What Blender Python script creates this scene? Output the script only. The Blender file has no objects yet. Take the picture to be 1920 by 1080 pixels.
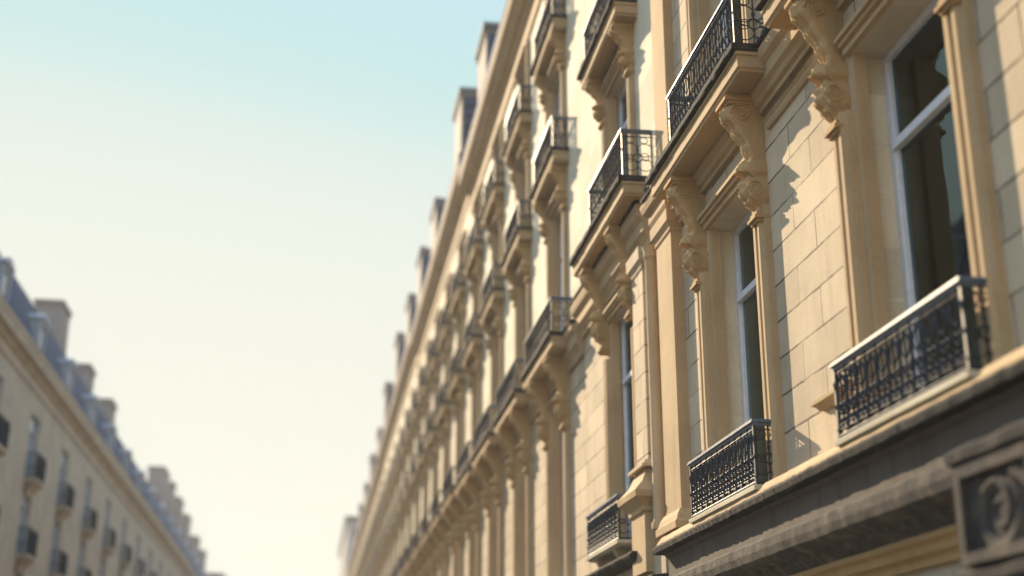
import bpy, math, random
from mathutils import Vector
R_ = math.radians
random.seed(7)
scn = bpy.context.scene
col = scn.collection
CAMZ = 1.6

# ------------------------------------------------------------------ camera
cd = bpy.data.cameras.new('camera')
cam = bpy.data.objects.new('camera', cd); col.objects.link(cam)
cd.sensor_width = 36.0
cd.lens = 2488.0 / 1920 * 36
cd.clip_start = 0.05; cd.clip_end = 3000
PITCH, YAW = R_(18.3), R_(8.42)
fw = Vector((math.sin(YAW) * math.cos(PITCH), math.cos(YAW) * math.cos(PITCH), math.sin(PITCH)))
cam.location = (0, 0, CAMZ)
cam.rotation_euler = fw.to_track_quat('-Z', 'Y').to_euler()
cd.dof.use_dof = True
cd.dof.focus_distance = 12.8
cd.dof.aperture_fstop = 0.54
scn.camera = cam

# ------------------------------------------------------------------ sky, sun, exposure
SUN_DIR = Vector((0.066, -0.204, -0.098)).normalized()      # the way the light travels
to_sun = -SUN_DIR
EL = math.asin(to_sun.z); AZ = math.atan2(to_sun.x, to_sun.y)
world = bpy.data.worlds.new('World'); scn.world = world
world.use_nodes = True
wn = world.node_tree; wn.nodes.clear()
sky = wn.nodes.new('ShaderNodeTexSky'); sky.sky_type = 'NISHITA'
sky.sun_disc = False; sky.sun_elevation = EL; sky.sun_rotation = AZ
sky.altitude = 50; sky.air_density = 1.0; sky.dust_density = 0.0; sky.ozone_density = 1.0
bg = wn.nodes.new('ShaderNodeBackground'); bg.inputs['Strength'].default_value = 0.15
wo = wn.nodes.new('ShaderNodeOutputWorld')
# a thin bright veil over the clear sky: it levels the sky towards white near the horizon
sc0 = wn.nodes.new('ShaderNodeVectorMath'); sc0.operation = 'SCALE'; sc0.inputs[3].default_value = 0.1
cv = wn.nodes.new('ShaderNodeRGBCurve')
def set_curve(c, pts):
    c.points[0].location = pts[0]; c.points[1].location = pts[-1]
    for p in pts[1:-1]: c.points.new(*p)
Q = lambda l: [(x / 1.5, y / 1.5) for x, y in l]
set_curve(cv.mapping.curves[0], Q([(0, .74), (.2, .65), (.28, .58), (.353, .77), (.40, .86), (.52, .92), (.9, .95), (1.5, .97)]))
set_curve(cv.mapping.curves[1], Q([(0, 1.08), (.25, .97), (.46, .84), (.57, .895), (.65, .925), (.85, .945), (1.5, .97)]))
set_curve(cv.mapping.curves[2], Q([(0, 1.5), (.4, 1.36), (.70, .98), (.80, .88), (.95, .85), (1.2, .84), (1.5, .85)]))
cv.mapping.update()
sc1 = wn.nodes.new('ShaderNodeVectorMath'); sc1.operation = 'SCALE'; sc1.inputs[3].default_value = 4.85
wn.links.new(sky.outputs[0], sc0.inputs[0]); wn.links.new(sc0.outputs[0], cv.inputs['Color'])
wn.links.new(cv.outputs[0], sc1.inputs[0]); wn.links.new(sc1.outputs[0], bg.inputs[0])
wn.links.new(bg.outputs[0], wo.inputs[0])
sl = bpy.data.lights.new('sun', 'SUN'); sl.energy = 4.8; sl.angle = R_(0.6); sl.color = (1.0, 0.79, 0.53)
sun = bpy.data.objects.new('sun', sl); col.objects.link(sun)
sun.rotation_euler = SUN_DIR.to_track_quat('-Z', 'Y').to_euler(); sun.location = (-20, 60, 40)
scn.view_settings.view_transform = 'Standard'; scn.view_settings.look = 'None'
scn.view_settings.exposure = 0.95; scn.view_settings.gamma = 1.0
scn.cycles.max_bounces = 8; scn.cycles.diffuse_bounces = 2; scn.cycles.glossy_bounces = 3
scn.cycles.transmission_bounces = 4; scn.cycles.transparent_max_bounces = 8; scn.cycles.volume_bounces = 1
scn.cycles.use_denoising = True
scn.cycles.sample_clamp_indirect = 6.0
HAZE = 0.0012

# ------------------------------------------------------------------ materials
M = {}
def nodes(name, rough=0.8, spec=0.3):
    m = bpy.data.materials.new(name); m.use_nodes = True
    nt = m.node_tree; b = nt.nodes['Principled BSDF']
    b.inputs['Roughness'].default_value = rough; b.inputs['Specular IOR Level'].default_value = spec
    M[name] = m
    return m, nt, b
def N(nt, t, **kw):
    n = nt.nodes.new(t)
    for k, v in kw.items(): setattr(n, k, v)
    return n
def ramp(nt, fac, stops):
    r = N(nt, 'ShaderNodeValToRGB'); e = r.color_ramp.elements
    e[0].position, e[0].color = stops[0][0], (*stops[0][1], 1)
    e[1].position, e[1].color = stops[-1][0], (*stops[-1][1], 1)
    for p, c in stops[1:-1]:
        x = e.new(p); x.color = (*c, 1)
    nt.links.new(fac, r.inputs[0]); return r.outputs[0]
def noise(nt, vec, scale, detail=4, rough=0.6, stretch=None):
    n = N(nt, 'ShaderNodeTexNoise'); n.inputs['Scale'].default_value = scale
    n.inputs['Detail'].default_value = detail; n.inputs['Roughness'].default_value = rough
    if stretch:
        mp = N(nt, 'ShaderNodeMapping'); mp.inputs['Scale'].default_value = stretch
        nt.links.new(vec, mp.inputs[0]); vec = mp.outputs[0]
    nt.links.new(vec, n.inputs['Vector']); return n.outputs[0]
def mix(nt, a, b, fac, mode='MIX'):
    m = N(nt, 'ShaderNodeMix', data_type='RGBA', blend_type=mode)
    for s, v in ((6, a), (7, b), (0, fac)):
        if hasattr(v, 'links'): nt.links.new(v, m.inputs[s])
        elif s == 0: m.inputs[0].default_value = v
        else: m.inputs[s].default_value = (*v, 1)
    return m.outputs[2]
def math_(nt, op, a, b=0.0):
    m = N(nt, 'ShaderNodeMath', operation=op)
    for i, v in enumerate((a, b)):
        if hasattr(v, 'links'): nt.links.new(v, m.inputs[i])
        else: m.inputs[i].default_value = v
    return m.outputs[0]
def bump(nt, b, h, strength, dist):
    n = N(nt, 'ShaderNodeBump'); n.inputs['Strength'].default_value = strength; n.inputs['Distance'].default_value = dist
    nt.links.new(h, n.inputs['Height']); nt.links.new(n.outputs[0], b.inputs['Normal'])

def stone(name, base, joints=0.0, grime=0.35, rowh=0.335, rough=0.85):
    m, nt, b = nodes(name, rough, 0.2)
    co = N(nt, 'ShaderNodeTexCoord').outputs['Object']
    lo = tuple(c * 0.80 for c in base); hi = tuple(min(1, c * 1.12) for c in base)
    c = ramp(nt, noise(nt, co, 0.9, 6), [(0.3, lo), (0.55, base), (0.75, hi)])
    fine = noise(nt, co, 38, 5, 0.7)
    c = mix(nt, c, ramp(nt, fine, [(0.3, (0.72, 0.70, 0.66)), (0.7, (1, 1, 1))]), 0.5, 'MULTIPLY')
    st = noise(nt, co, 2.6, 5, 0.65, (1.6, 1.6, 0.22))        # rain streaks run down the face
    c = mix(nt, c, (base[0] * 0.42, base[1] * 0.40, base[2] * 0.40), math_(nt, 'MULTIPLY', ramp(nt, st, [(0.52, (0, 0, 0)), (0.78, (1, 1, 1))]), grime), 'MIX')
    h = math_(nt, 'MULTIPLY', fine, 0.25)
    h = math_(nt, 'ADD', h, math_(nt, 'MULTIPLY', noise(nt, co, 7, 4), 0.5))
    if joints:
        sp = N(nt, 'ShaderNodeSeparateXYZ'); nt.links.new(co, sp.inputs[0])
        cb = N(nt, 'ShaderNodeCombineXYZ'); nt.links.new(sp.outputs[1], cb.inputs[0]); nt.links.new(sp.outputs[2], cb.inputs[1])
        wob = N(nt, 'ShaderNodeVectorMath', operation='ADD')
        nz = N(nt, 'ShaderNodeTexNoise'); nz.inputs['Scale'].default_value = 9; nt.links.new(co, nz.inputs[0])
        sc = N(nt, 'ShaderNodeVectorMath', operation='SCALE'); sc.inputs[3].default_value = 0.012
        nt.links.new(nz.outputs[1], sc.inputs[0]); nt.links.new(cb.outputs[0], wob.inputs[0]); nt.links.new(sc.outputs[0], wob.inputs[1])
        br = N(nt, 'ShaderNodeTexBrick'); br.offset = 0.42; br.inputs['Scale'].default_value = 1.0
        br.inputs['Brick Width'].default_value = 1.12; br.inputs['Row Height'].default_value = rowh
        br.inputs['Mortar Size'].default_value = 0.011; br.inputs['Mortar Smooth'].default_value = 0.25
        br.inputs['Color1'].default_value = (0.74, 0.73, 0.72, 1); br.inputs['Color2'].default_value = (1.06, 1.05, 1.03, 1)
        br.inputs['Mortar'].default_value = (1, 1, 1, 1)
        nt.links.new(wob.outputs[0], br.inputs['Vector'])
        c = mix(nt, c, br.outputs['Color'], 0.8, 'MULTIPLY')
        fade = ramp(nt, noise(nt, co, 1.3, 3), [(0.38, (0.25, 0.25, 0.25)), (0.56, (1, 1, 1))])
        jf = math_(nt, 'MULTIPLY', math_(nt, 'MULTIPLY', br.outputs['Fac'], fade), joints)
        c = mix(nt, c, (base[0] * 0.16, base[1] * 0.14, base[2] * 0.13), jf)
        h = math_(nt, 'SUBTRACT', h, math_(nt, 'MULTIPLY', jf, 2.2))
    nt.links.new(c, b.inputs['Base Color'])
    bump(nt, b, h, 0.5, 0.012)
    return m
CREAM = (0.68, 0.55, 0.385)
stone('limestone_ashlar', CREAM, 0.95, 0.38)
stone('limestone_smooth', (0.83, 0.74, 0.56), 0.10, 0.10, 0.42)
stone('limestone_tan', (0.78, 0.67, 0.49), 0.15, 0.25, 0.42)
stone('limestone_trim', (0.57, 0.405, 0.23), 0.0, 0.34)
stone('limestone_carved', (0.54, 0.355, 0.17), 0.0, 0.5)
stone('limestone_old', (0.56, 0.46, 0.32), 0.0, 0.5)
stone('shaded_stained_stone', (0.13, 0.11, 0.09), 0.0, 0.85)  # base colour darkened to carry the shade under the ledge; streaks are grime
stone('limestone_shade', (0.62, 0.56, 0.45), 0.0, 0.25)
stone('chimney_stone', (0.30, 0.275, 0.26), 0.0, 0.5)
stone('pale_block_stone', (0.40, 0.40, 0.40), 0.0, 0.3)
def weathered(name, a, b_, c_):
    m, nt, b = nodes(name, 0.9, 0.2)
    co = N(nt, 'ShaderNodeTexCoord').outputs['Object']
    f = noise(nt, co, 5, 8, 0.72)
    c = ramp(nt, f, [(0.30, a), (0.52, b_), (0.72, c_)])
    f2 = noise(nt, co, 55, 5, 0.75)
    c = mix(nt, c, ramp(nt, f2, [(0.3, (0.55, 0.55, 0.55)), (0.7, (1.15, 1.12, 1.08))]), 0.8, 'MULTIPLY')
    nt.links.new(c, b.inputs['Base Color'])
    bump(nt, b, math_(nt, 'ADD', f, math_(nt, 'MULTIPLY', f2, 0.5)), 0.8, 0.02)
weathered('weathered_stone', (0.038, 0.037, 0.040), (0.088, 0.078, 0.072), (0.23, 0.185, 0.135))
weathered('sooty_stone', (0.022, 0.023, 0.026), (0.052, 0.050, 0.050), (0.13, 0.11, 0.09))
weathered('old_lead', (0.012, 0.013, 0.016), (0.024, 0.025, 0.029), (0.07, 0.066, 0.062))
def plain(name, colr, rough, spec=0.5, metal=0.0, var=0.25, sc=20):
    m, nt, b = nodes(name, rough, spec); b.inputs['Metallic'].default_value = metal
    co = N(nt, 'ShaderNodeTexCoord').outputs['Object']
    f = noise(nt, co, sc, 5, 0.65)
    c = ramp(nt, f, [(0.3, tuple(x * (1 - var) for x in colr)), (0.7, tuple(x * (1 + var) for x in colr))])
    nt.links.new(c, b.inputs['Base Color'])
    r = ramp(nt, f, [(0.2, (rough * 0.8,) * 3), (0.8, (min(1, rough * 1.25),) * 3)]); nt.links.new(r, b.inputs['Roughness'])
    bump(nt, b, f, 0.25, 0.004)
    return m
plain('wrought_iron', (0.014, 0.021, 0.033), 0.5, 0.3, 0.0, 0.45, 45)
plain('rail_paint', (0.075, 0.115, 0.175), 0.45, 0.6, 0.0, 0.35, 30)
plain('window_paint', (0.72, 0.74, 0.78), 0.4, 0.5, 0.0, 0.08, 12)
plain('blind_paint', (0.45, 0.50, 0.58), 0.6, 0.3, 0.0, 0.1, 12)
plain('shop_paint', (0.50, 0.44, 0.34), 0.5, 0.4, 0.0, 0.12, 6)
plain('dark_timber', (0.10, 0.07, 0.05), 0.6, 0.4, 0.0, 0.3, 12)
plain('zinc', (0.33, 0.38, 0.45), 0.6, 0.3, 0.0, 0.15, 5)
plain('linen', (0.62, 0.60, 0.55), 0.9, 0.1, 0.0, 0.08, 8)
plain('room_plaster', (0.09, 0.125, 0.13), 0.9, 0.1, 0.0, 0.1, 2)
plain('clay', (0.35, 0.16, 0.09), 0.9, 0.2, 0.0, 0.2, 6)
plain('asphalt', (0.03, 0.03, 0.03), 0.9, 0.3, 0.0, 0.3, 3)
plain('paving', (0.13, 0.125, 0.115), 0.85, 0.3, 0.0, 0.2, 3)
plain('earth', (0.10, 0.09, 0.075), 0.95, 0.1, 0.0, 0.2, 0.1)
plain('road_paint', (0.75, 0.75, 0.72), 0.7, 0.3, 0.0, 0.1, 5)
m, nt, b = nodes('slate', 0.85, 0.12)
co = N(nt, 'ShaderNodeTexCoord').outputs['Object']
sp = N(nt, 'ShaderNodeSeparateXYZ'); nt.links.new(co, sp.inputs[0])
cb = N(nt, 'ShaderNodeCombineXYZ'); nt.links.new(sp.outputs[1], cb.inputs[0]); nt.links.new(sp.outputs[2], cb.inputs[1])
br = N(nt, 'ShaderNodeTexBrick'); br.inputs['Scale'].default_value = 1; br.inputs['Brick Width'].default_value = 0.26; br.inputs['Row Height'].default_value = 0.17
br.inputs['Mortar Size'].default_value = 0.008; br.inputs['Color1'].default_value = (0.05, 0.078, 0.14, 1); br.inputs['Color2'].default_value = (0.075, 0.105, 0.17, 1); br.inputs['Mortar'].default_value = (0.03, 0.04, 0.06, 1)
nt.links.new(cb.outputs[0], br.inputs[0]); nt.links.new(br.outputs[0], b.inputs['Base Color'])
def glass(name, tint, refl_rough=0.02):
    m = bpy.data.materials.new(name); m.use_nodes = True; M[name] = m
    nt = m.node_tree; nt.nodes.clear()
    o = N(nt, 'ShaderNodeOutputMaterial'); g = N(nt, 'ShaderNodeBsdfGlossy'); g.inputs['Roughness'].default_value = refl_rough; g.inputs['Color'].default_value = (0.72, 0.95, 1.0, 1)
    t = N(nt, 'ShaderNodeBsdfTransparent'); t.inputs[0].default_value = (*tint, 1)
    fr = N(nt, 'ShaderNodeFresnel'); fr.inputs['IOR'].default_value = 1.45
    mx = N(nt, 'ShaderNodeMixShader')
    co = N(nt, 'ShaderNodeTexCoord').outputs['Object']
    bp = N(nt, 'ShaderNodeBump'); bp.inputs['Strength'].default_value = 0.25; bp.inputs['Distance'].default_value = 0.01
    nt.links.new(noise(nt, co, 1.6, 1), bp.inputs['Height']); nt.links.new(bp.outputs[0], g.inputs['Normal'])
    nt.links.new(fr.outputs[0], mx.inputs[0]); nt.links.new(t.outputs[0], mx.inputs[1]); nt.links.new(g.outputs[0], mx.inputs[2]); nt.links.new(mx.outputs[0], o.inputs[0])
plain('sky_tint_glass', (0.25, 0.34, 0.45), 0.12, 0.8, 0.0, 0.15, 1.5)  # opaque pane; the pale sky reflection is put into its base colour
glass('window_glass', (0.26, 0.42, 0.47))

# ------------------------------------------------------------------ mesh tools
# Building frame: x = -p (p is how far a point stands out of the wall plane), y along the street, z up.
class MB:
    def __init__(s): s.v = []; s.f = []; s.m = []
    def vert(s, p, y, z): s.v.append((-p, y, z)); return len(s.v) - 1
    def face(s, ids, mi=0): s.f.append(tuple(ids)); s.m.append(mi)
    def grid(s, rows, mi=0, closed=False):
        ids = [[s.vert(*q) for q in r] for r in rows]
        n = len(ids[0])
        for i in range(len(ids) - 1):
            for j in range(n if closed else n - 1):
                k = (j + 1) % n
                s.face((ids[i][j], ids[i][k], ids[i + 1][k], ids[i + 1][j]), mi)
        return ids
    def box(s, p0, p1, y0, y1, z0, z1, mi=0):
        a = [s.vert(p, y, z) for z in (z0, z1) for p, y in ((p0, y0), (p1, y0), (p1, y1), (p0, y1))]
        for q in ((3, 2, 1, 0), (4, 5, 6, 7), (0, 1, 5, 4), (1, 2, 6, 5), (2, 3, 7, 6), (3, 0, 4, 7)): s.face([a[i] for i in q], mi)
    def wrap(s, prof, y0, y1, back=0.0, ends=(True, True), step=None, jit=0.0, mi=0, pref=0.0):
        """a moulding of profile (p, z) along the wall, returning to the wall at its ends"""
        rows = []
        n = max(1, int((y1 - y0) / step)) if step else 1
        rnd = random.Random(int(y0 * 97 + len(prof)))
        J = [(rnd.uniform(-1, 1), rnd.uniform(-1, 1)) for _ in range(n + 1)]
        for p, z in prof:
            e0 = (p - pref) if ends[0] else 0; e1 = (p - pref) if ends[1] else 0
            a, b_ = y0 - e0, y1 + e1
            r = [(back, a, z)]
            for k in range(n + 1):
                jp = J[k][0] * jit + rnd.uniform(-.4, .4) * jit; jz = J[k][1] * jit * .6
                r.append((p + jp if p > .02 else p, a + (b_ - a) * k / n, z + jz))
            r.append((back, b_, z)); rows.append(r)
        ids = s.grid(rows, mi)
        for r in (ids[0], ids[-1]):
            m_ = len(r)
            for k in range(1, (m_ - 1) // 2 + 0):
                pass
            s.face(r, mi)
        return ids
    def tube(s, pts, r, axis, n=5, mi=0):
        rings = []
        A = Vector(axis)
        P = [Vector(q) for q in pts]
        for i, q in enumerate(P):
            t = (P[min(i + 1, len(P) - 1)] - P[max(i - 1, 0)])
            if t.length < 1e-9: t = Vector((0, 0, 1))
            t.normalize(); b2 = t.cross(A)
            if b2.length < 1e-6: b2 = Vector((1, 0, 0)) if abs(t.x) < .9 else Vector((0, 1, 0))
            b2.normalize(); b1 = b2.cross(t).normalized()
            rr = r[i] if isinstance(r, (list, tuple)) else r
            rings.append([tuple(q + (b1 * math.cos(2 * math.pi * k / n) + b2 * math.sin(2 * math.pi * k / n)) * rr) for k in range(n)])
        ids = s.grid(rings, mi, closed=True)
        s.face(ids[0][::-1], mi); s.face(ids[-1], mi)
    def mesh(s, name, mats, smooth=False):
        me = bpy.data.meshes.new(name); me.from_pydata(s.v, [], s.f)
        for q in (mats if isinstance(mats, (list, tuple)) else [mats]): me.materials.append(M[q])
        me.polygons.foreach_set('material_index', s.m)
        import bmesh
        bm = bmesh.new(); bm.from_mesh(me); bmesh.ops.recalc_face_normals(bm, faces=bm.faces); bm.to_mesh(me); bm.free()
        if smooth:
            me.polygons.foreach_set('use_smooth', [True] * len(me.polygons))
        me.update(); return me
def link(name, me, parent=None, loc=(0, 0, 0)):
    o = bpy.data.objects.new(name, me); col.objects.link(o); o.location = loc
    if parent: o.parent = parent
    return o
def smooth_by_angle(me, ang=40):
    me.polygons.foreach_set('use_smooth', [True] * len(me.polygons))
    me.set_sharp_from_angle(angle=R_(ang))
    return me

# ------------------------------------------------------------------ wrought iron
def spiral(c, r0, r1, a0, a1, n):
    return [(c[0] + (r0 + (r1 - r0) * t) * math.cos(a0 + (a1 - a0) * t), c[1] + (r0 + (r1 - r0) * t) * math.sin(a0 + (a1 - a0) * t)) for t in [k / n for k in range(n + 1)]]
def iron_panel(mb, f, axis, w, h, unit, hi, wgt=1.0):
    """ornamental ironwork filling w x h; f maps (u, z) to (x, y, z)"""
    n = max(1, round(w / unit)); u = w / n
    sd = 5 if hi else 3
    def T(pts, r): mb.tube([f(*q) for q in pts], [x * wgt for x in r] if isinstance(r, list) else r * wgt, axis, sd)
    T([(0, .02), (w, .02)], .011); T([(0, h * .13), (w, h * .13)], .006); T([(0, h * .93), (w, h * .93)], .007)
    for i in range(n + 1):
        x = i * u
        zz = [0, .10, .13, .16, .30, .42, .46, .50, .60, .72, .78, .84, .90, 1.0]
        rr = [.008, .008, .016, .008, .009, .010, .020, .010, .008, .013, .018, .010, .007, .007]
        T([(x, q * h) for q in zz], rr)
    for i in range(n):
        c = (i + .5) * u
        m_ = 12 if hi else 7
        T([(c + math.cos(a) * u * .30, h * .075 + math.sin(a) * h * .05) for a in [2 * math.pi * k / m_ for k in range(m_ + 1)]], .0055)
        for sgn in (-1, 1):
            s1 = spiral((c + sgn * u * .22, h * .24), u * .22, u * .05, math.pi if sgn > 0 else 0, (math.pi + sgn * 2.2 * math.pi) if sgn > 0 else -2.2 * math.pi, 14 if hi else 7)
            s2 = spiral((c + sgn * u * .20, h * .43), u * .21, u * .05, math.pi if sgn > 0 else 0, (math.pi - 2.2 * math.pi) if sgn > 0 else 2.2 * math.pi, 14 if hi else 7)
            T(s1, .0065); T(s2, .0065)
            T([(c, h * .56), (c + sgn * u * .30, h * .64), (c + sgn * u * .36, h * .74), (c + sgn * u * .20, h * .83), (c, h * .92)], .0055)
        T([(c, h * .13), (c, h * .93)], [.006, .006])
        for q, r in ((.34, .017), (.60, .013), (.88, .014)):
            T([(c, q * h - r), (c, q * h - r * .5), (c, q * h), (c, q * h + r * .5), (c, q * h + r)], [.003, r * .85, r, r * .85, .003])
def side_panel(mb, f, axis, w, h, hi):
    sd = 5 if hi else 3
    def T(pts, r): mb.tube([f(*q) for q in pts], r, axis, sd)
    T([(0, .02), (w, .02)], .011); T([(0, h * .93), (w, h * .93)], .007)
    T([(w * .5, 0), (w * .5, h)], .008); T([(0.01, 0), (0.01, h)], .009)
    m_ = 14 if hi else 8
    for (a, b_, r) in ((.25, .28, .13), (.75, .28, .13), (.25, .62, .15), (.75, .62, .15), (.5, .45, .09), (.28, .85, .07), (.72, .85, .07)):
        rx = min(w * .25, .12) * r / .13; rz = h * r
        T([(a * w + math.cos(t) * rx, b_ * h + math.sin(t) * rz) for t in [2 * math.pi * k / m_ for k in range(m_ + 1)]], .006)
    for sgn, a in ((1, .25), (-1, .75)):
        T(spiral((a * w, h * .45), w * .2, w * .04, 0, sgn * 2.6 * math.pi, 14 if hi else 7), .0055)
def rail_meshes(w, P, h, hi, key, unit, wgt):
    """railing and handrail for a balcony w wide and P deep; origin on the wall plane, at the slab top"""
    mb = MB()
    pf = P - .03
    iron_panel(mb, lambda u, z: (pf, -w / 2 + u, z), (1, 0, 0), w, h, unit, hi, wgt)
    for s in (-1, 1):
        side_panel(mb, lambda u, z, s=s: (u, s * w / 2, z), (0, 1, 0), pf, h, hi)
        mb.box(pf - .014, pf + .014, s * w / 2 - .014, s * w / 2 + .014, 0, h)
    me = mb.mesh('railing_' + key, 'wrought_iron', smooth=False)
    smooth_by_angle(me, 60)
    hb = MB()
    for p0, p1, z0, z1 in ((-.018, .018, h - .002, h + .022), (-.034, .034, h + .022, h + .036), (-.026, .026, h + .036, h + .052)):
        e = p1
        hb.box(pf + p0, pf + p1, -w / 2 - e, w / 2 + e, z0, z1)
        for s in (-1, 1): hb.box(0.001, pf + p0, s * w / 2 - e, s * w / 2 + e, z0 + .0005, z1 - .0005)
    hm = hb.mesh('handrail_' + key, 'rail_paint')
    return me, hm
RC = {}
def railing(parent, w, P, h, hi, loc, unit=None, wgt=1.0):
    unit = unit or (.135 if hi else .2)
    k = (round(w, 2), round(P, 2), round(h, 2), hi, unit)
    if k not in RC: RC[k] = rail_meshes(w, P, h, hi, str(len(RC)), unit, wgt)
    a = link('railing', RC[k][0], parent, loc); link('handrail', RC[k][1], parent, loc)

# ------------------------------------------------------------------ carved console bracket
def lerp_tab(tab, t):
    for (a, va), (b_, vb) in zip(tab, tab[1:]):
        if t <= b_:
            q = (t - a) / (b_ - a) if b_ > a else 0
            q = q * q * (3 - 2 * q); return va + (vb - va) * q
    return tab[-1][1]
def console_mesh(h, P, w, hi, seed):
    rnd = random.Random(seed)
    mb = MB()
    pt = [(0, .86), (.05, .98), (.12, .95), (.22, .74), (.36, .50), (.48, .38), (.53, .42), (.57, .60), (.61, .62), (.65, .42), (.69, .44), (.75, .54), (.82, .56), (.88, .44), (.93, .30), (1.0, .26)]
    wt = [(0, 1), (.12, 1), (.36, .88), (.5, .78), (.57, .98), (.62, 1.0), (.66, .8), (.76, 1.02), (.84, 1.04), (.91, .8), (1, .72)]
    nt_, nu = (64, 17) if hi else (26, 7)
    zb, zt = -h, -.09 * min(1, h)
    rows = []
    for i in range(nt_ + 1):
        t = i / nt_
        z = zt + (zb - zt) * t
        p = lerp_tab(pt, t) * P; ww = lerp_tab(wt, t) * w / 2
        r = [(-.02, -ww, z), (p * .35, -ww * (.98), z), (p * .8, -ww, z)]
        for j in range(nu):
            u = -1 + 2 * j / (nu - 1)
            fl = .016 * math.cos(u * math.pi * 3) * (.7 if t < .5 else .3)            # flutes on the shaft
            leaf = 0
            if t > .5: leaf = (.035 * math.cos(u * 2.2) + .013 * math.sin(t * 62 + abs(u) * 5.5) + .014 * math.cos(u * 9 + t * 25)) * (1 - max(0, (t - .9) / .1))
            elif t < .14: leaf = .03 * math.cos(u * 1.5)
            r.append((p * (1 - .10 * u * u) + (fl + leaf) * P / .38 + (rnd.uniform(-.005, .005) if hi else 0), ww * u, z + (.02 * math.cos(u * 3) if t > .5 else 0) * h / 1.25))
        r += [(p * .8, ww, z), (p * .35, ww * .98, z), (-.02, ww, z)]
        rows.append(r)
    ids = mb.grid(rows)
    mb.face(ids[0][::-1]); mb.face(ids[-1])
    # abacus at the top, moulded stop at the foot
    mb.wrap([(P * .90, -.095), (P * 1.0, -.085), (P * 1.02, -.05), (P * .96, -.042), (P * .96, 0)], -w / 2 + P * .9, w / 2 - P * .9, back=-.02, pref=-.0) if False else None
    a = w / 2
    for p0, e, z0, z1 in ((P * .96, .015, -.10, -.07), (P * 1.04, .035, -.07, -.035), (P * .98, .02, -.035, 0)):
        mb.box(-.02, p0, -a - e, a + e, z0, z1)
    for p0, e, z0, z1 in ((P * .34, .0, -h - .015, -h + .03), (P * .40, .022, -h - .045, -h - .015), (P * .33, .0, -h - .075, -h - .045)):
        mb.box(-.02, p0, -a * .8 - e, a * .8 + e, z0, z1)
    # volutes on both cheeks
    if hi:
        for s in (-1, 1):
            for cz, cp, r in ((-.16 * h, P * .62, P * .26), (-.80 * h, P * .34, P * .22)):
                pts = [((cp + (r * (1 - t * .85)) * math.cos(t * 14)), s * (a + .004), cz + (r * (1 - t * .85)) * math.sin(t * 14)) for t in [k / 30 for k in range(31)]]
                mb.tube(pts, [.009 * (1 - .5 * k / 30) for k in range(31)], (0, 1, 0), 5)
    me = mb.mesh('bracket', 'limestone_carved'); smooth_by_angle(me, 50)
    return me
CC = {}
def console(parent, loc, h, P, w, hi=True):
    v = random.randrange(3) if hi else 0
    k = (round(h, 2), round(P, 2), round(w, 2), hi, v)
    if k not in CC: CC[k] = console_mesh(h, P, w, hi, v)
    return link('bracket', CC[k], parent, loc)

# ------------------------------------------------------------------ windows and their surrounds
WC = {}
def window(parent, yc, z0, w, h, depth, transom=.76, curtain=False, mat='window_paint', mid=False, pane='window_glass'):
    k = (w, h, transom, mat, mid, pane)
    if k not in WC:
        f = MB(); t = .065
        a = w / 2
        f.box(-.05, .03, -a, -a + t, 0, h); f.box(-.05, .03, a - t, a, 0, h)
        f.box(-.05, .03, -a + t, a - t, 0, t + .03); f.box(-.05, .03, -a + t, a - t, h - t, h)
        zt = h * transom
        f.box(-.05, .045, -a + t, a - t, zt - .035, zt + .035)
        for s in (-1, 1):            # inner sash bead
            f.box(-.045, .012, s * (a - t - .0125) - .0125, s * (a - t - .0125) + .0125, t + .03, zt - .035)
            f.box(-.045, .012, s * (a - t - .0125) - .0125, s * (a - t - .0125) + .0125, zt + .035, h - t)
        if mid: f.box(-.045, .02, -.035, .035, t + .03, zt - .035)
        g = MB(); g.box(-.018, -.012, -a + t * .5, a - t * .5, t, zt); g.box(-.018, -.012, -a + t * .5, a - t * .5, zt + .001, h - t)
        c = MB()
        for s in (-1, 1):
            rows = []
            for zz in (t, h - t):
                rows.append([(-.13 + .03 * math.sin(q * 2.6) * (1 if zz < 1 else .7), s * (a - .04 - q * w * .022), zz) for q in range(13)])
            c.grid(rows)
        WC[k] = (f.mesh('window', mat), g.mesh('pane', pane), c.mesh('curtain', 'linen'))
    f, g, c = WC[k]
    o = link('window', f, parent, (depth, yc, z0))
    link('pane', g, o)
    if curtain: link('curtain', c, o)
    return o
SC = {}
def surround(parent, yc, z0, zl, w, depth, sw=.26, sp=.10, lintel=True, ztop=None):
    """moulded strips beside an opening, jamb rebates and lintel band"""
    k = (round(z0, 2), round(zl, 2), w, sw, sp, lintel, ztop)
    if k not in SC:
        mb = MB(); a = w / 2
        top = ztop if ztop else zl + .18
        for s in (-1, 1):
            sec = [(0, 0), (sp * .55, 0), (sp * .55, .03), (sp, .045), (sp, .10), (sp * .5, .115), (sp * .5, .145), (sp, .16), (sp, .205), (sp * .62, .225), (sp * .62, sw), (0, sw)]
            sec = [(p, q * (sw / .26)) if q not in (sw,) else (p, sw) for p, q in sec]
            rows = [[(p, s * (a + q), z) for p, q in sec] for z in (z0, top)]
            ids = mb.grid(rows); mb.face(ids[0]); mb.face(ids[1])
            # plain jamb rebate, paler, a step in front of the reveal
            mb.box(-.11, -.002, s * (a - .035) - .0349, s * (a - .035) + .0349, z0, zl)
        if lintel:
            for p0, q0, q1 in ((.05, zl + .0, zl + .06), (.085, zl + .06, zl + .10), (.115, zl + .10, zl + .135), (.07, zl + .135, zl + .18)):
                mb.box(0, p0, -a + .001, a - .001, q0, q1)
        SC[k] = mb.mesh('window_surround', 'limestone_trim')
    return link('window_surround', SC[k], parent, (0, yc, 0))

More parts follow.
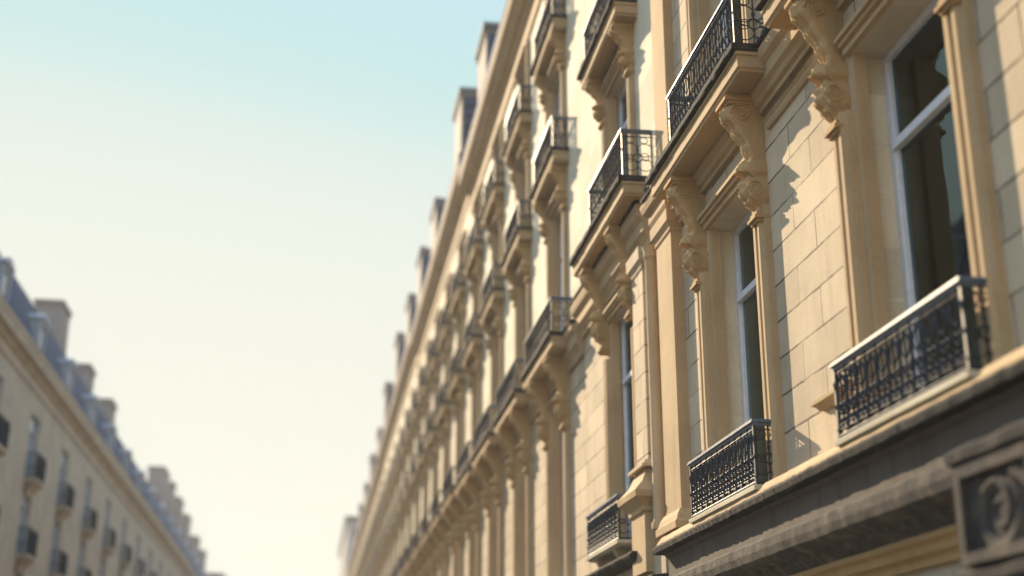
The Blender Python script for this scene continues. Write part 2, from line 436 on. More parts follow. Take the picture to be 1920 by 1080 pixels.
# ------------------------------------------------------------------ balcony slab resting on brackets
BC = {}
def balcony_slab(parent, yc, ztop, hw, P, hi=True, thick=.27, rail=(.55, .25), drop=.03):
    k = (round(hw, 2), round(P, 2), hi, thick)
    if k not in BC:
        mb = MB(); z = -.085
        q = P - .035
        prof = [(.001, z), (q, z), (q, z - .035), (q - .015, z - .04), (q - .015, z - .15), (q - .035, z - .165), (q - .04, z - thick + .085), (.001, z - thick + .085)]
        mb.wrap(prof, -hw, hw, back=-.02, ends=(True, True), step=.4 if hi else None, jit=.002 if hi else 0, pref=q)
        lm = MB()
        lm.wrap([(.001, -.087), (P, -.087), (P + .014, -.07), (P + .008, -.006), (P - .04, 0), (.001, .004)], -hw, hw, back=0.0005, step=.12 if hi else None, jit=.007 if hi else 0, pref=P)
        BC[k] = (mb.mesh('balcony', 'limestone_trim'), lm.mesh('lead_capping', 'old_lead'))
    a, l = BC[k]
    o = link('balcony', a, parent, (0, yc, ztop)); link('lead_capping', l, o)
    y0, y1 = -hw + rail[1], hw - (rail[2] if len(rail) > 2 else rail[1])       # the iron may stop short of the slab's far end
    railing(o, y1 - y0, P - .05, rail[0], hi, (0, (y0 + y1) / 2, .01), .19, .85)
    return o
TC = {}
def ledge_balcony(parent, yc, z, hw, P, h=.50, hi=True):
    k = (round(hw, 2), round(P, 2))
    if k not in TC:
        mb = MB()
        mb.wrap([(.001, -.07), (P - .05, -.07), (P - .03, -.05), (P, -.045), (P + .005, -.005), (P - .01, 0), (.001, 0)], -hw, hw, back=-.02, step=.5, jit=.002, pref=P)
        TC[k] = mb.mesh('balcony', 'limestone_smooth')
    o = link('balcony', TC[k], parent, (0, yc, z))
    railing(o, hw * 2 - .05, P - .005, h, hi, (0, 0, .002), .19 if hi else None, 1.4 if hi else 1.0)

# ------------------------------------------------------------------ hollow wall with openings
def wall_mesh(y0, y1, z0, z1, holes, depth, zsplit, back=9.0, mats=('limestone_ashlar', 'limestone_smooth', 'room_plaster'), thick=.45):
    """front wall with real openings, returns, party walls, top and back, and floors inside"""
    mb = MB()
    ys = sorted({y0, y1, *[h[0] for h in holes], *[h[1] for h in holes]}); zs = sorted({z0, z1, zsplit, *[h[2] for h in holes], *[h[3] for h in holes]})
    def inside(a, b_): return any(h[0] - 1e-6 <= a and b_[0] <= h[1] + 1e-6 and h[2] - 1e-6 <= b_[1] and b_[2] <= h[3] + 1e-6 for h in holes)
    for a, c in zip(ys, ys[1:]):
        for d, e in zip(zs, zs[1:]):
            if any(h[0] - 1e-6 <= a and c <= h[1] + 1e-6 and h[2] - 1e-6 <= d and e <= h[3] + 1e-6 for h in holes): continue
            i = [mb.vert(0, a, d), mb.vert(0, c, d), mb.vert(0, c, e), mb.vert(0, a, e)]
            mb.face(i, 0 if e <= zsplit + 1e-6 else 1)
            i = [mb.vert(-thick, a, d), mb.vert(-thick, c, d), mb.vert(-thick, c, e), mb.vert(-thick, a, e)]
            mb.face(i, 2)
    for a, c, d, e in holes:
        q = [(a, d), (c, d), (c, e), (a, e)]
        for k in range(4):
            (ya, za), (yb, zb) = q[k], q[(k + 1) % 4]
            mi = 1
            mb.face([mb.vert(0, ya, za), mb.vert(0, yb, zb), mb.vert(-thick, yb, zb), mb.vert(-thick, ya, za)], mi)
    for y in (y0, y1):
        mb.face([mb.vert(0, y, z0), mb.vert(-back, y, z0), mb.vert(-back, y, z1), mb.vert(0, y, z1)], 1)
    mb.face([mb.vert(-back, y0, z0), mb.vert(-back, y1, z0), mb.vert(-back, y1, z1), mb.vert(-back, y0, z1)], 1)
    mb.face([mb.vert(0, y0, z1), mb.vert(0, y1, z1), mb.vert(-back, y1, z1), mb.vert(-back, y0, z1)], 1)
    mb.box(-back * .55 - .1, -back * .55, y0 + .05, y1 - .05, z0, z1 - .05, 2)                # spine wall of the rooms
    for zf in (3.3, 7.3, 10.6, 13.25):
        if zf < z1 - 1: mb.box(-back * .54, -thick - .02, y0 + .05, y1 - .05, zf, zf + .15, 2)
    me = bpy.data.meshes.new('wall'); me.from_pydata(mb.v, [], mb.f)
    for q in mats: me.materials.append(M[q])
    me.polygons.foreach_set('material_index', mb.m); me.update()
    return me
def building(name, x, y0, y1, label, group, cat='building', rot=0):
    o = bpy.data.objects.new(name, None); col.objects.link(o)
    o.location = (x, (y0 + y1) / 2, 0); o.rotation_euler.z = rot
    o.empty_display_size = .5
    o['label'] = label; o['category'] = cat; o['group'] = group
    return o
def mould(parent, name, prof, y0, y1, mat, ends=(True, True), step=None, jit=0.0, pref=0.0, back=-.02):
    mb = MB(); mb.wrap(prof, y0, y1, back=back, ends=ends, step=step, jit=jit, pref=pref)
    return link(name, mb.mesh(name, mat), parent)
def shaft(parent, name, y0, y1, p, z0, z1, mat, cap=.12, base=.12, panel=False):
    mb = MB()
    mb.wrap([(p, z0 + base), (p, z1 - cap)], y0, y1, back=-.02, ends=(False, False))
    c0, c1 = z1 - cap, z1
    mb.wrap([(p + .012, c0 - .05), (p + .02, c0 - .03), (p + .012, c0 - .01), (p + .012, c0), (p + .03, c0 + .03), (p + .055, c0 + .06), (p + .06, c1)], y0, y1, back=-.02, pref=p)
    mb.wrap([(p + .10, z0), (p + .10, z0 + base * .35), (p + .075, z0 + base * .45), (p + .06, z0 + base * .7), (p + .02, z0 + base)], y0, y1, back=-.02, pref=p)
    return link(name, mb.mesh(name, mat), parent)

G_R = 'stone facades along the sunlit side of the street'
G_L = 'slate roofed facades along the shaded side of the street'
DEP = .30

# ================================================================== ground
def sheet(name, x0, x1, y0, y1, z, mat, thick=None):
    mb = MB()
    if thick: mb.box(-x1, -x0, y0, y1, z - thick, z)
    else: mb.face([mb.vert(-x0, y0, z), mb.vert(-x1, y0, z), mb.vert(-x1, y1, z), mb.vert(-x0, y1, z)])
    o = link(name, mb.mesh(name, mat)); o['kind'] = 'structure'; return o
sheet('ground', -1500, 1500, -1500, 1500, -.012, 'earth')
sheet('road', -7.5, 1.2, -60, 400, -.004, 'asphalt')
sheet('pavement', 1.2, 4.0, -60, 400, .13, 'paving', .14)
sheet('pavement', -10.0, -7.5, -60, 400, .13, 'paving', .14)

# ================================================================== nearest building (A)
A0, A1 = 1.5, 14.60
A = building('stone_building', 4.0, A0, A1, 'nearest ornate cream building with block joints, big iron balconies and a dark weathered base', G_R)
ay = A.location.y
L = lambda y: y - ay
ABAYS = [4.1, 8.05, 11.95]; AW = 1.66
Z1, ZL, ZS = 3.60, 6.62, 7.52                                   # first floor sill, lintel, top of the second floor slab
holes = []
for c in ABAYS:
    holes += [(L(c) - AW / 2, L(c) + AW / 2, Z1, ZL), (L(c) - AW / 2, L(c) + AW / 2, ZS + .02, 10.0), (L(c) - AW / 2, L(c) + AW / 2, 10.75, 12.6), (L(c) - AW / 2, L(c) + AW / 2, 13.05, 14.7)]
link('wall', wall_mesh(L(A0), L(A1), 3.2, 15.9, holes, DEP, 15.0), A)
for i, c in enumerate(ABAYS):
    window(A, L(c), Z1, AW, ZL - Z1, DEP, .74, curtain=(i == 0))
    window(A, L(c), ZS + .02, AW, 10.0 - ZS - .02, DEP, .74, curtain=True)
    window(A, L(c), 10.75, AW, 1.85, DEP, .74); window(A, L(c), 13.05, AW, 1.65, DEP, .74)
    surround(A, L(c), Z1, ZL, AW, DEP, ztop=6.16 + .0)
    surround(A, L(c), ZS + .02, 10.0, AW, DEP, sw=.22, sp=.08)
    surround(A, L(c), 10.75, 12.6, AW, DEP, sw=.22, sp=.08); surround(A, L(c), 13.05, 14.7, AW, DEP, sw=.22, sp=.08)
    for s in (-1, 1):
        console(A, (0, L(c) + s * (AW / 2 + .15), ZS - .27), 1.18, .37, .23)
        console(A, (0, L(c) + s * (AW / 2 + .13), 10.65 - .27), .62, .30, .22)
    balcony_slab(A, L(c), ZS, 1.60, .45, rail=(.58, .12, .80))
    balcony_slab(A, L(c), 10.66, 1.45, .40, rail=(.55, .25))
    ledge_balcony(A, L(c) + .0, Z1 - .02, 1.03, .28, .52)
# entablature between the balconies, band lower down
for a, b_ in ((A0, 2.44), (5.76, 6.39), (9.71, 10.29)):
    pass
mould(A, 'entablature', [(.001, 7.05), (.05, 7.05), (.05, 7.10), (.085, 7.12), (.10, 7.17), (.14, 7.20), (.14, 7.32), (.19, 7.36), (.21, 7.42), (.21, 7.46), (.001, 7.46)], L(A0) + .3, L(13.72), 'limestone_trim', ends=(False, False), step=.5, jit=.002)
mould(A, 'lead_capping', [(.001, 7.462), (.225, 7.462), (.24, 7.48), (.235, 7.53), (.20, 7.545), (.001, 7.56)], L(A0) + .3, L(13.70), 'old_lead', ends=(False, False), step=.15, jit=.006, back=.0005)
for a, b_ in ((5.35, 6.80), (9.27, 10.72)):
    mould(A, 'string_course', [(.001, 6.84), (.03, 6.84), (.045, 6.87), (.045, 6.90), (.07, 6.925), (.001, 6.94)], L(a), L(b_), 'limestone_trim', ends=(False, False), step=.3, jit=.003)
    mould(A, 'string_course', [(.001, 4.00), (.04, 4.00), (.06, 4.03), (.09, 4.045), (.09, 4.075), (.001, 4.10)], L(a - .02), L(a + .62), 'limestone_trim', ends=(True, True), step=.3, jit=.003)
# pilaster at the far edge, full height above
shaft(A, 'pilaster', L(13.78), L(14.42), .13, 3.60, 7.24, 'limestone_trim', cap=.2, base=.22)
mould(A, 'capital_block', [(.14, 7.24), (.18, 7.27), (.20, 7.31), (.20, 7.40), (.26, 7.45), (.28, 7.52), (.28, 7.56), (.001, 7.58)], L(13.78), L(14.42), 'limestone_trim', pref=.14)
mould(A, 'lead_capping', [(.001, 7.582), (.30, 7.565), (.31, 7.60), (.27, 7.625), (.001, 7.65)], L(13.78) + .12, L(14.42) - .12, 'old_lead', step=.08, jit=.008, pref=.15, back=.0005)
shaft(A, 'pilaster', L(13.80), L(14.36), .11, 7.66, 15.2, 'limestone_trim', cap=.2, base=.2)
# a broken lump of old stone on the ledge
mb = MB(); rnd = random.Random(3)
rows = []
for i in range(9):
    t = i / 8; r = .17 * math.sin(math.pi * (.12 + .86 * t)) ** .6
    rows.append([(.17 + r * .7 * math.cos(a) * rnd.uniform(.75, 1.2), r * 1.7 * math.sin(a) * rnd.uniform(.75, 1.2), .02 + t * .2 + rnd.uniform(-.02, .02)) for a in [2 * math.pi * k / 12 for k in range(12)]])
ids = mb.grid(rows, 0, True); mb.face(ids[0][::-1]); mb.face(ids[-1])
link('broken_finial', mb.mesh('broken_finial', 'weathered_stone'), A, (0, L(14.25), 7.66))
# dark weathered base course
mould(A, 'base_ledge', [(.001, 3.40), (.11, 3.40), (.15, 3.41), (.25, 3.42), (.27, 3.43), (.265, 3.50), (.255, 3.52), (.22, 3.57), (.001, 3.60)], L(A0), L(14.10), 'limestone_trim', ends=(False, True), step=.12, jit=.004)
mould(A, 'base_drip', [(.001, 3.38), (.27, 3.385), (.305, 3.40), (.315, 3.445), (.29, 3.475), (.001, 3.476)], L(A0), L(14.08), 'old_lead', ends=(False, True), step=.06, jit=.006)
mould(A, 'base_frieze', [(.165, 3.09), (.165, 3.34), (.20, 3.36), (.22, 3.39)], L(A0), L(14.25), 'shaded_stained_stone', ends=(False, False), step=.3, jit=.004)  # shade below the ledge is part of this stone's colour
mould(A, 'base_cornice', [(.02, 2.78), (.12, 2.78), (.14, 2.81), (.20, 2.83), (.21, 2.87), (.30, 2.885), (.35, 2.92), (.37, 2.98), (.365, 3.05), (.33, 3.08), (.16, 3.11)], L(A0), L(14.3), 'weathered_stone', ends=(False, False), step=.11, jit=.006)
mould(A, 'shopfront_beam', [(-.05, 2.60), (.0, 2.60), (.01, 2.66), (.06, 2.67), (.07, 2.71), (.075, 2.73), (.12, 2.74), (.12, 2.779), (-.05, 2.779)], L(A0), L(14.55), 'limestone_carved', ends=(False, False), step=.5, jit=.003, back=-.5)
# ground floor: shopfront panels between carved stone piers
sf = MB(); sf.box(-.5, -.06, L(A0), L(14.55), .13, 2.599)
link('shopfront', sf.mesh('shopfront', 'shop_paint'), A)
for c in (8.6, 9.75, 10.9, 12.05, 13.2, 3.2, 4.4):
    mb = MB()
    a, b_, d, e = L(c) - .48, L(c) + .48, .9, 2.46
    for q in ((a, a + .05, d, e), (b_ - .05, b_, d, e), (a + .05, b_ - .05, d, d + .05), (a + .05, b_ - .05, e - .05, e)):
        mb.box(-.06, -.025, *q)
    mb.box(-.06, -.045, a + .07, b_ - .07, d + .07, e - .07)
    link('shopfront_panel', mb.mesh('shopfront_panel', 'dark_timber' if c in (3.2,) else 'shop_paint'), A)
for c in (9.18, 11.5, 13.8):
    mb = MB(); mb.box(-.06, .0, L(c) - .035, L(c) + .035, .13, 2.598)
    link('shopfront_post', mb.mesh('shopfront_post', 'dark_timber'), A)
for c in (6.40, 2.2):
    mb = MB()
    mb.wrap([(.56, .13), (.56, .6), (.50, .64), (.50, 2.30), (.53, 2.33), (.53, 2.38), (.50, 2.41), (.50, 2.97), (.525, 2.985), (.53, 3.04), (.49, 3.07), (.11, 3.09)], L(c) - .50, L(c) + .50, back=-.05, step=.1, jit=.007, pref=.50)
    pr = link('stone_pier', mb.mesh('stone_pier', 'sooty_stone'), A)
    mb = MB()
    for (z0, z1) in ((2.42, 2.94), (.9, 2.28)):
        for q in ((-.42, -.35, z0, z1), (.35, .42, z0, z1), (-.35, .35, z0, z0 + .06), (-.35, .35, z1 - .06, z1)):
            mb.box(.48, .545, L(c) + q[0], L(c) + q[1], q[2], q[3])
    for cy, cz, rr, d, tail in ((.02, 2.67, .25, 1, -.30), (-.05, 1.62, .27, -1, .3)):
        pts = [(.482, L(c) + cy + (rr * (1 - t * .86)) * math.cos(d * t * 12 + 2.4), cz + (rr * .95 * (1 - t * .86)) * math.sin(d * t * 12 + 2.4)) for t in [k / 40 for k in range(41)]]
        p0 = pts[0]
        pts = [(.48, p0[1] + tail, p0[2] - .18), (.482, p0[1] + tail * .6, p0[2] - .10)] + pts
        mb.tube(pts, [.015, .04] + [.055 * (1 - .55 * k / 40) for k in range(41)], (1, 0, 0), 6)
    link('carved_panel', mb.mesh('carved_panel', 'weathered_stone'), pr)

def eaves(parent, y0, y1, z, roof=True, mat='limestone_trim', P=.40):
    mould(parent, 'eaves_cornice', [(.001, z - .95), (.04, z - .95), (.055, z - .88), (.04, z - .86), (.04, z - .50), (.09, z - .46), (.12, z - .38), (P * .5, z - .34), (P * .86, z - .14), (P * .94, z - .13), (P, z - .05), (P, z), (.001, z + .02)], y0, y1, mat, ends=(False, False))
    mb = MB(); mb.wrap([(P * .96, z + .021), (P * .98, z + .34), (.1, z + .40), (-1.2, z + 2.6), (-5, z + 3.6), (-8.9, z + .1)], y0, y1, back=-8.9, ends=(False, False))
    return link('roof', mb.mesh('roof', 'slate'), parent)
def chimney(roof, y, z0, z1, p1=.10, p0=-1.1, ln=1.7, pots=4, mats=('chimney_stone', 'slate', 'clay')):
    mb = MB()
    mb.box(p0, p1, y - ln / 2, y + ln / 2, z0, z1, 0)
    mb.box(p0 + .05, p1 - .08, y - ln / 2 - .035, y - ln / 2, z0, z1 - .18, 1)
    mb.box(p0 - .08, p1 + .08, y - ln / 2 - .08, y + ln / 2 + .08, z1, z1 + .14, 0)
    mb.box(p0 - .03, p1 + .03, y - ln / 2 - .03, y + ln / 2 + .03, z1 - .16, z1 - .08, 0)
    for k in range(pots):
        q = p0 + (p1 - p0) * (k + .5) / pots
        mb.tube([(q, y, z1 + .14), (q, y, z1 + .2), (q, y, z1 + .42 + .08 * (k % 2)), (q, y, z1 + .47 + .08 * (k % 2))], [.12, .10, .09, .115], (1, 0, 0), 8, 2)
    o = link('chimney', mb.mesh('chimney', list(mats)), roof)
    return o
ro = eaves(A, L(A0), L(A1), 16.2); chimney(ro, L(5), 15.9, 18.6); chimney(ro, L(13), 15.9, 18.6)

# ================================================================== second building (B): narrow, pedestal pilaster
B0, B1 = 14.61, 19.35
B = building('stone_building', 4.0, B0, B1, 'narrow cream building with one window bay per floor and a pilaster on a moulded pedestal', G_R)
by = B.location.y
L = lambda y: y - by
BC_, BW = 16.84, 1.44
DB = .18
BU = 16.62
bs2, bs3, bs4 = 8.12, 11.0, 13.7
holes = [(L(BC_) - .72, L(BC_) + .72, 3.62, 7.02)] + [(L(BU) - BW / 2, L(BU) + BW / 2, a, b_) for a, b_ in ((bs2 + .02, 10.42), (bs3 + .02, 13.1), (bs4 + .02, 15.0))]
link('wall', wall_mesh(L(B0), L(B1), 3.2, 15.6, holes, DB, 7.75), B)
window(B, L(BC_), 3.62, 1.44, 3.40, DB, .74)
surround(B, L(BC_), 3.62, 7.02, 1.44, DB, sw=.24, sp=.07, ztop=6.5)
for s in (-1, 1): console(B, (0, L(BC_) + s * (.72 + .13), bs2 - .27), 1.18, .37, .23)
balcony_slab(B, L(16.48), bs2, 1.64, .46, rail=(.60, .10, 1.15))
ledge_balcony(B, L(BC_) + .45, 3.82, .98, .26, .52)
for a, b_ in ((bs2 + .02, 10.42), (bs3 + .02, 13.1), (bs4 + .02, 15.0)):
    window(B, L(BU), a, BW, b_ - a, DB, .72, curtain=a > 9)
    surround(B, L(BU), a, b_, BW, DB, sw=.2, sp=.08)
for zz in (bs3, bs4):
    for s in (-1, 1): console(B, (0, L(BU) + s * (BW / 2 + .12), zz - .27), .68, .30, .2)
    balcony_slab(B, L(BU), zz, 1.18, .36, rail=(.55, .2))
mould(B, 'entablature', [(.001, 7.30), (.05, 7.30), (.06, 7.36), (.10, 7.42), (.14, 7.46), (.14, 7.60), (.20, 7.66), (.22, 7.74), (.22, 7.80), (.001, 7.80)], L(15.0), L(B1), 'limestone_trim', ends=(False, False), step=.5, jit=.002)
mould(B, 'lead_capping', [(.001, 7.802), (.235, 7.802), (.245, 7.84), (.21, 7.86), (.001, 7.88)], L(15.0), L(B1), 'old_lead', ends=(False, False), step=.15, jit=.006, back=.0005)
# pilaster on a pedestal, and the colonnette beside it
shaft(B, 'pilaster', L(15.18), L(15.72), .12, 4.52, 7.28, 'limestone_ashlar', cap=.22, base=.10)
mb = MB()
mb.wrap([(.20, 3.3), (.20, 4.02)], L(15.12), L(15.78), back=-.02, ends=(False, False))
mb.wrap([(.205, 3.98), (.23, 4.0), (.23, 4.05), (.25, 4.08), (.29, 4.12), (.33, 4.15), (.34, 4.22), (.31, 4.25), (.22, 4.35), (.17, 4.46), (.13, 4.54)], L(15.12), L(15.78), back=-.02, pref=.20, step=.1, jit=.004)
link('pedestal', mb.mesh('pedestal', 'limestone_trim'), B)
mb = MB(); mb.tube([(.07, L(14.92), z) for z in (3.75, 3.82, 3.85, 7.0, 7.03, 7.06, 7.12, 7.2)], [.10, .10, .075, .075, .075, .10, .085, .11], (1, 0, 0), 14)
link('colonnette', smooth_by_angle(mb.mesh('colonnette', 'limestone_trim')), B)
mould(B, 'string_course', [(.001, 4.00), (.04, 4.00), (.06, 4.04), (.10, 4.06), (.10, 4.09), (.001, 4.12)], L(17.9), L(18.95), 'limestone_trim', step=.2, jit=.003)
mould(B, 'base_ledge', [(.001, 3.46), (.20, 3.46), (.26, 3.52), (.28, 3.55), (.27, 3.58), (.001, 3.60)], L(15.80), L(B1) - .02, 'old_lead', ends=(True, False), step=.1, jit=.006)
mb = MB()
for s in (-.55, .55):
    rows = [[(p, L(BC_) + .45 + s + q, z) for p, z in ((-.02, 3.60), (.14, 3.60), (.22, 3.749), (-.02, 3.749))] for q in (-.06, .06)]
    ids = mb.grid(rows, 0, True); mb.face(ids[0]); mb.face(ids[1])
link('corbel', mb.mesh('corbel', 'limestone_trim'), B)
mould(B, 'base_frieze', [(.10, 3.0), (.10, 3.48)], L(B0), L(B1), 'limestone_old', ends=(False, False), step=.3, jit=.003)
mould(B, 'base_cornice', [(.02, 2.88), (.12, 2.88), (.14, 2.91), (.20, 2.93), (.21, 2.97), (.30, 2.985), (.35, 3.02), (.37, 3.08), (.365, 3.15), (.33, 3.18), (.10, 3.21)], L(14.32), L(B1), 'weathered_stone', ends=(False, False), step=.11, jit=.006)
sf = MB(); sf.box(-.5, -.02, L(B0), L(B1), .13, 3.2); link('shopfront', sf.mesh('shopfront', 'shop_paint'), B)
ro = eaves(B, L(B0), L(B1), 16.3); chimney(ro, L(17.3), 16.0, 18.4)

# ================================================================== the long row beyond (C)
def row_building(y0, bays, label, eave=16.45, pitch=3.85, hi=False, chims=(), dz=0.0, width=1.40, tone='limestone_smooth'):
    y1 = y0 + bays * pitch - .01
    o = building('stone_building', 4.0, y0, y1, label, G_R)
    yc = (y0 + y1) / 2
    s2, s3, s4 = 7.6 + dz, 11.0 + dz, 13.55 + dz
    fl = [(3.65, 6.75), (s2 + .02, 10.35 + dz), (s3 + .02, 12.95 + dz), (s4 + .02, 15.1 + dz)]
    cs = [y0 + pitch * (k + .5) + .2 - yc for k in range(bays)]
    W2 = width
    holes = [(c - W2 / 2, c + W2 / 2, a, b_) for c in cs for a, b_ in fl]
    link('wall', wall_mesh(y0 - yc, y1 - yc, .13, eave - .6, holes, DB, 7.3 + dz, mats=('limestone_ashlar', tone, 'room_plaster')), o)
    for c in cs:
        for i, (a, b_) in enumerate(fl):
            window(o, c, a, W2, round(b_ - a, 3), DB, .72, curtain=random.random() < .5)
            surround(o, c, a, b_, W2, DB, sw=.24 if i == 0 else .18, sp=.10 if i == 0 else .07)
        for zz, h, P, hw in ((s2, 1.12, .40, 1.50), (s3, .72, .28, 1.12), (s4, .60, .26, 1.12)):
            for s in (-1, 1): console(o, (0, c + s * (W2 / 2 + .13), zz - .27), h, P, .25 if h > 1 else .2, hi)
            balcony_slab(o, c, zz, hw, P + .05, hi, rail=(.55, .14))
    yy0, yy1 = y0 - yc, y1 - yc
    mould(o, 'entablature', [(.001, s2 - .55), (.05, s2 - .55), (.06, s2 - .47), (.10, s2 - .40), (.14, s2 - .36), (.14, s2 - .2), (.20, s2 - .14), (.22, s2 - .06), (.001, s2 - .05)], yy0, yy1, 'limestone_trim', ends=(False, False))
    mould(o, 'lead_capping', [(.001, s2 - .048), (.235, s2 - .048), (.245, s2 - .01), (.21, s2 + .01), (.001, s2 + .03)], yy0, yy1, 'old_lead', ends=(False, False), back=.0005)
    mould(o, 'base_cornice', [(.02, 2.6), (.10, 2.6), (.20, 2.66), (.26, 2.8), (.34, 2.9), (.35, 3.05), (.25, 3.15), (.12, 3.2), (.12, 3.4), (.24, 3.46), (.27, 3.56), (.001, 3.6)], yy0, yy1, 'limestone_old', ends=(False, False))
    r = eaves(o, yy0, yy1, eave)
    for (cy, zt, ln) in chims: chimney(r, cy - yc, eave - .2, zt, ln=ln)
    return o, y1 + .01
yn = 19.36
o, yn = row_building(yn, 4, 'cream row building with slate clad chimneys just beyond the narrow one-bay building', hi=True, eave=16.3, chims=((31.9, 19.2, 1.8),))
o, yn = row_building(yn, 5, 'softly blurred cream row building, second beyond the narrow one-bay building', eave=16.9, chims=((38.0, 20.3, 2.0), (46.4, 20.0, 1.9), (53.2, 20.5, 1.9)), dz=.1, tone='limestone_tan')
o, yn = row_building(yn, 7, 'blurred cream row building in the middle of the long receding row', eave=17.2, chims=((60.0, 20.6, 2.2), (68.6, 21.2, 2.2), (79.5, 21.2, 2.4)), dz=.15)
o, yn = row_building(yn, 8, 'hazy cream row building near the far end of the row', eave=16.9, chims=((87, 20.0, 2.4), (98, 20.4, 2.4), (108, 20.0, 2.4)), dz=.15, tone='limestone_tan')
o, yn = row_building(yn, 9, 'palest, smallest-looking row building before the tall grey block at the street end', eave=16.9, chims=((120, 20.2, 2.4), (135, 20.2, 2.4)), dz=.15)
# tall grey block at the street end
F0, F1 = yn + .5, yn + 34
Fb = building('grey_block', 3.6, F0, F1, 'tall hazy grey block rising at the far end of the sunlit row', 'hazy blocks closing the street')
h2 = (F1 - F0) / 2
holes = [(-h2 + 3 + 4 * k, -h2 + 4.4 + 4 * k, z, z + 2) for k in range(7) for z in (4.5, 8, 11.5, 15, 18.5)]
link('wall', wall_mesh(-h2, h2, .13, 23.5, holes, DEP, 3, mats=('pale_block_stone', 'pale_block_stone', 'room_plaster')), Fb)
for a, c, z0, z1 in holes: window(Fb, (a + c) / 2, z0, 1.4, 2.0, DEP, .72)
mould(Fb, 'eaves_cornice', [(.001, 22.9), (.1, 22.9), (.3, 23.2), (.4, 23.55), (-9, 23.6)], -h2, h2, 'pale_block_stone', ends=(False, False), back=-9)

# ================================================================== the shaded row across the street
CB = {}
def small_balcony(o, c, z):
    if 'b' not in CB:
        mb = MB()
        mb.wrap([(.001, -.55), (.06, -.55), (.10, -.40), (.24, -.22), (.30, -.16), (.38, -.12), (.40, 0), (.001, 0)], -.82, .82, back=-.02, pref=.4)
        CB['b'] = mb.mesh('balcony', 'limestone_shade')
    b_ = link('balcony', CB['b'], o, (0, c, z)); railing(b_, 1.58, .38, .85, False, (0, 0, 0), .17, 2.0)
def left_building(y0, bays, label, pitch=6.25, eave=13.75, chims=(), floors=(1.9, 4.6, 7.25, 9.85), rh=3.0):
    y1 = y0 + bays * pitch - .02
    o = building('slate_roofed_building', -10.0, y0, y1, label, G_L, rot=math.pi)
    yc = (y0 + y1) / 2
    cs = [pitch * (k + .5) - (y1 - y0) / 2 for k in range(bays)]
    W2 = 1.6
    holes = [(c - W2 / 2, c + W2 / 2, z, z + 2.25) for c in cs for z in floors]
    hh = (y1 - y0) / 2
    link('wall', wall_mesh(-hh, hh, .13, eave - .4, holes, DEP, .5, mats=('limestone_shade', 'limestone_shade', 'room_plaster')), o)
    for c in cs:
        for i, z in enumerate(floors):
            window(o, c, z, W2, 2.25, .12, .74, curtain=False, mat='blind_paint', mid=True, pane='sky_tint_glass')
            if i: small_balcony(o, c, z - .05)
    P = .5; z = eave
    mould(o, 'eaves_cornice', [(.001, z - .95), (.05, z - .95), (.08, z - .85), (.06, z - .8), (.06, z - .6), (.14, z - .55), (.2, z - .42), (P * .8, z - .36), (P * .84, z - .22), (P, z - .06), (P, z), (.001, z + .02)], -hh, hh, 'limestone_shade', ends=(False, False))
    mb = MB(); mb.wrap([(P * .94, z + .021), (P * .94, z + .10), (.02, z + .14), (-.9, z + rh), (-5, z + rh + .7), (-8.9, z + .1)], -hh, hh, back=-8.9, ends=(False, False))
    r = link('roof', mb.mesh('roof', 'slate'), o)
    for c in cs:
        if 'd' not in CB:
            d = MB()
            d.box(-1.1, -.10, -.70, -.52, 0, 1.75); d.box(-1.1, -.10, .52, .70, 0, 1.75); d.box(-1.1, -.10, -.52, .52, 0, .25); d.box(-1.1, -.10, -.52, .52, 1.55, 1.75)
            rows = [[(p, .80 * math.cos(a), 1.75 + .34 * math.sin(a)) for a in [math.pi * k / 10 for k in range(11)]] for p in (-1.6, -.02)]
            ids = d.grid(rows); d.face(ids[0]); d.face(ids[1])
            w = MB(); w.box(-.20, -.16, -.519, .519, .251, 1.549)
            CB['d'] = d.mesh('dormer', 'zinc'); CB['w'] = w.mesh('dormer_window', 'dormer_glass')
        dm = link('dormer', CB['d'], r, (0, c, z + .35)); dm.scale = (1, .85, .85); link('dormer_window', CB['w'], dm)
    for (cy, zt, ln) in chims: chimney(r, -(cy - yc), eave + .5, zt, p1=-.9, p0=-2.0, ln=ln * .85, pots=0)
    return o, y1 + .02
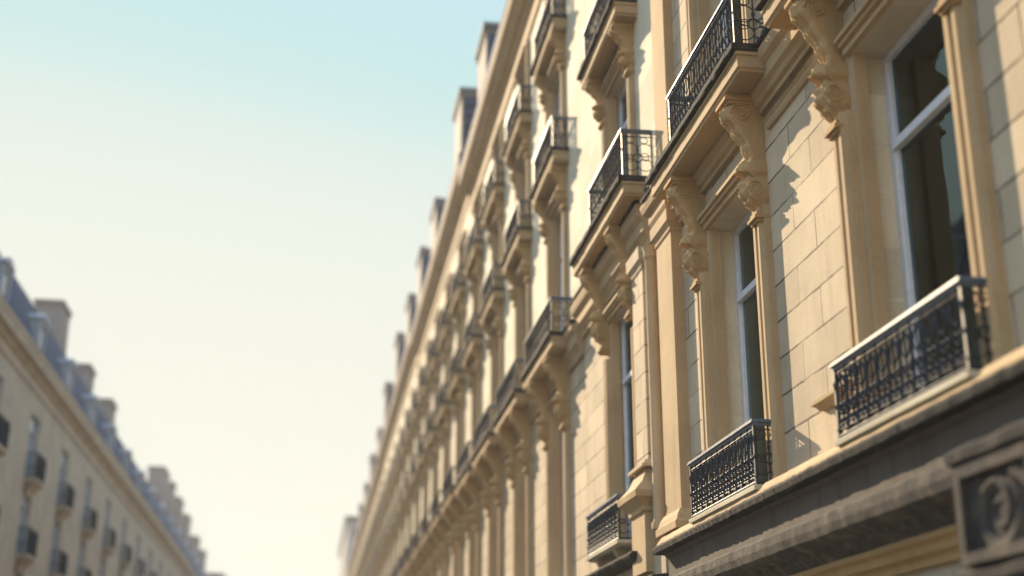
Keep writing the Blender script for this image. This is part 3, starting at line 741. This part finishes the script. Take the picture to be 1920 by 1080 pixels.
mm = plain('dormer_glass', (0.12, 0.16, 0.19), 0.06, 1.0, 0.0, 0.1, 2)
yl = 20.3
o, yl = left_building(yl, 8, 'nearest shaded building with blue slate roof, white dormers and small corbelled balconies', chims=((33, 17.8, 2.4), (56.3, 18.5, 2.2), (64.0, 17.8, 2.0)))
o, yl = left_building(yl, 6, 'middle shaded building with blue slate roof and a wide chimney stack, half lost in haze', chims=((71.6, 17.9, 2.2), (99.5, 19.3, 4.4), (105.5, 19.4, 2.5)))
o, yl = left_building(yl, 6, 'far shaded building with slate roof, smallest and palest of its row', eave=13.6, chims=((112, 19.2, 4), (120, 19.0, 4), (131, 18.6, 4), (140, 18.4, 4)))
H0, H1 = yl + .5, yl + 40
Hb = building('grey_block', -9.6, H0, H1, 'low hazy grey block at the far end of the shaded row', 'hazy blocks closing the street', rot=math.pi)
h2 = (H1 - H0) / 2
holes = [(-h2 + 3 + 4 * k, -h2 + 4.4 + 4 * k, z, z + 2) for k in range(9) for z in (4.5, 8, 11.5)]
link('wall', wall_mesh(-h2, h2, .13, 17, holes, DEP, 3, mats=('pale_block_stone', 'pale_block_stone', 'room_plaster')), Hb)
for a, c, z0, z1 in holes: window(Hb, (a + c) / 2, z0, 1.4, 2.0, DEP, .72)
mould(Hb, 'eaves_cornice', [(.001, 16.5), (.1, 16.5), (.3, 16.8), (.4, 17.05), (-9, 17.1)], -h2, h2, 'pale_block_stone', ends=(False, False), back=-9)

# ================================================================== haze
if HAZE:
    mb = MB(); mb.box(-40, 40, -65, 420, -1.2, 30)
    hm = bpy.data.materials.new('haze'); hm.use_nodes = True
    nt = hm.node_tree; nt.nodes.clear()
    out = nt.nodes.new('ShaderNodeOutputMaterial'); pv = nt.nodes.new('ShaderNodeVolumePrincipled')
    pv.inputs['Color'].default_value = (0.98, 0.97, 0.95, 1); pv.inputs['Density'].default_value = HAZE; pv.inputs['Anisotropy'].default_value = 0.15
    nt.links.new(pv.outputs[0], out.inputs['Volume'])
    M['haze'] = hm
    o = link('haze', mb.mesh('haze', 'haze')); o['kind'] = 'stuff'
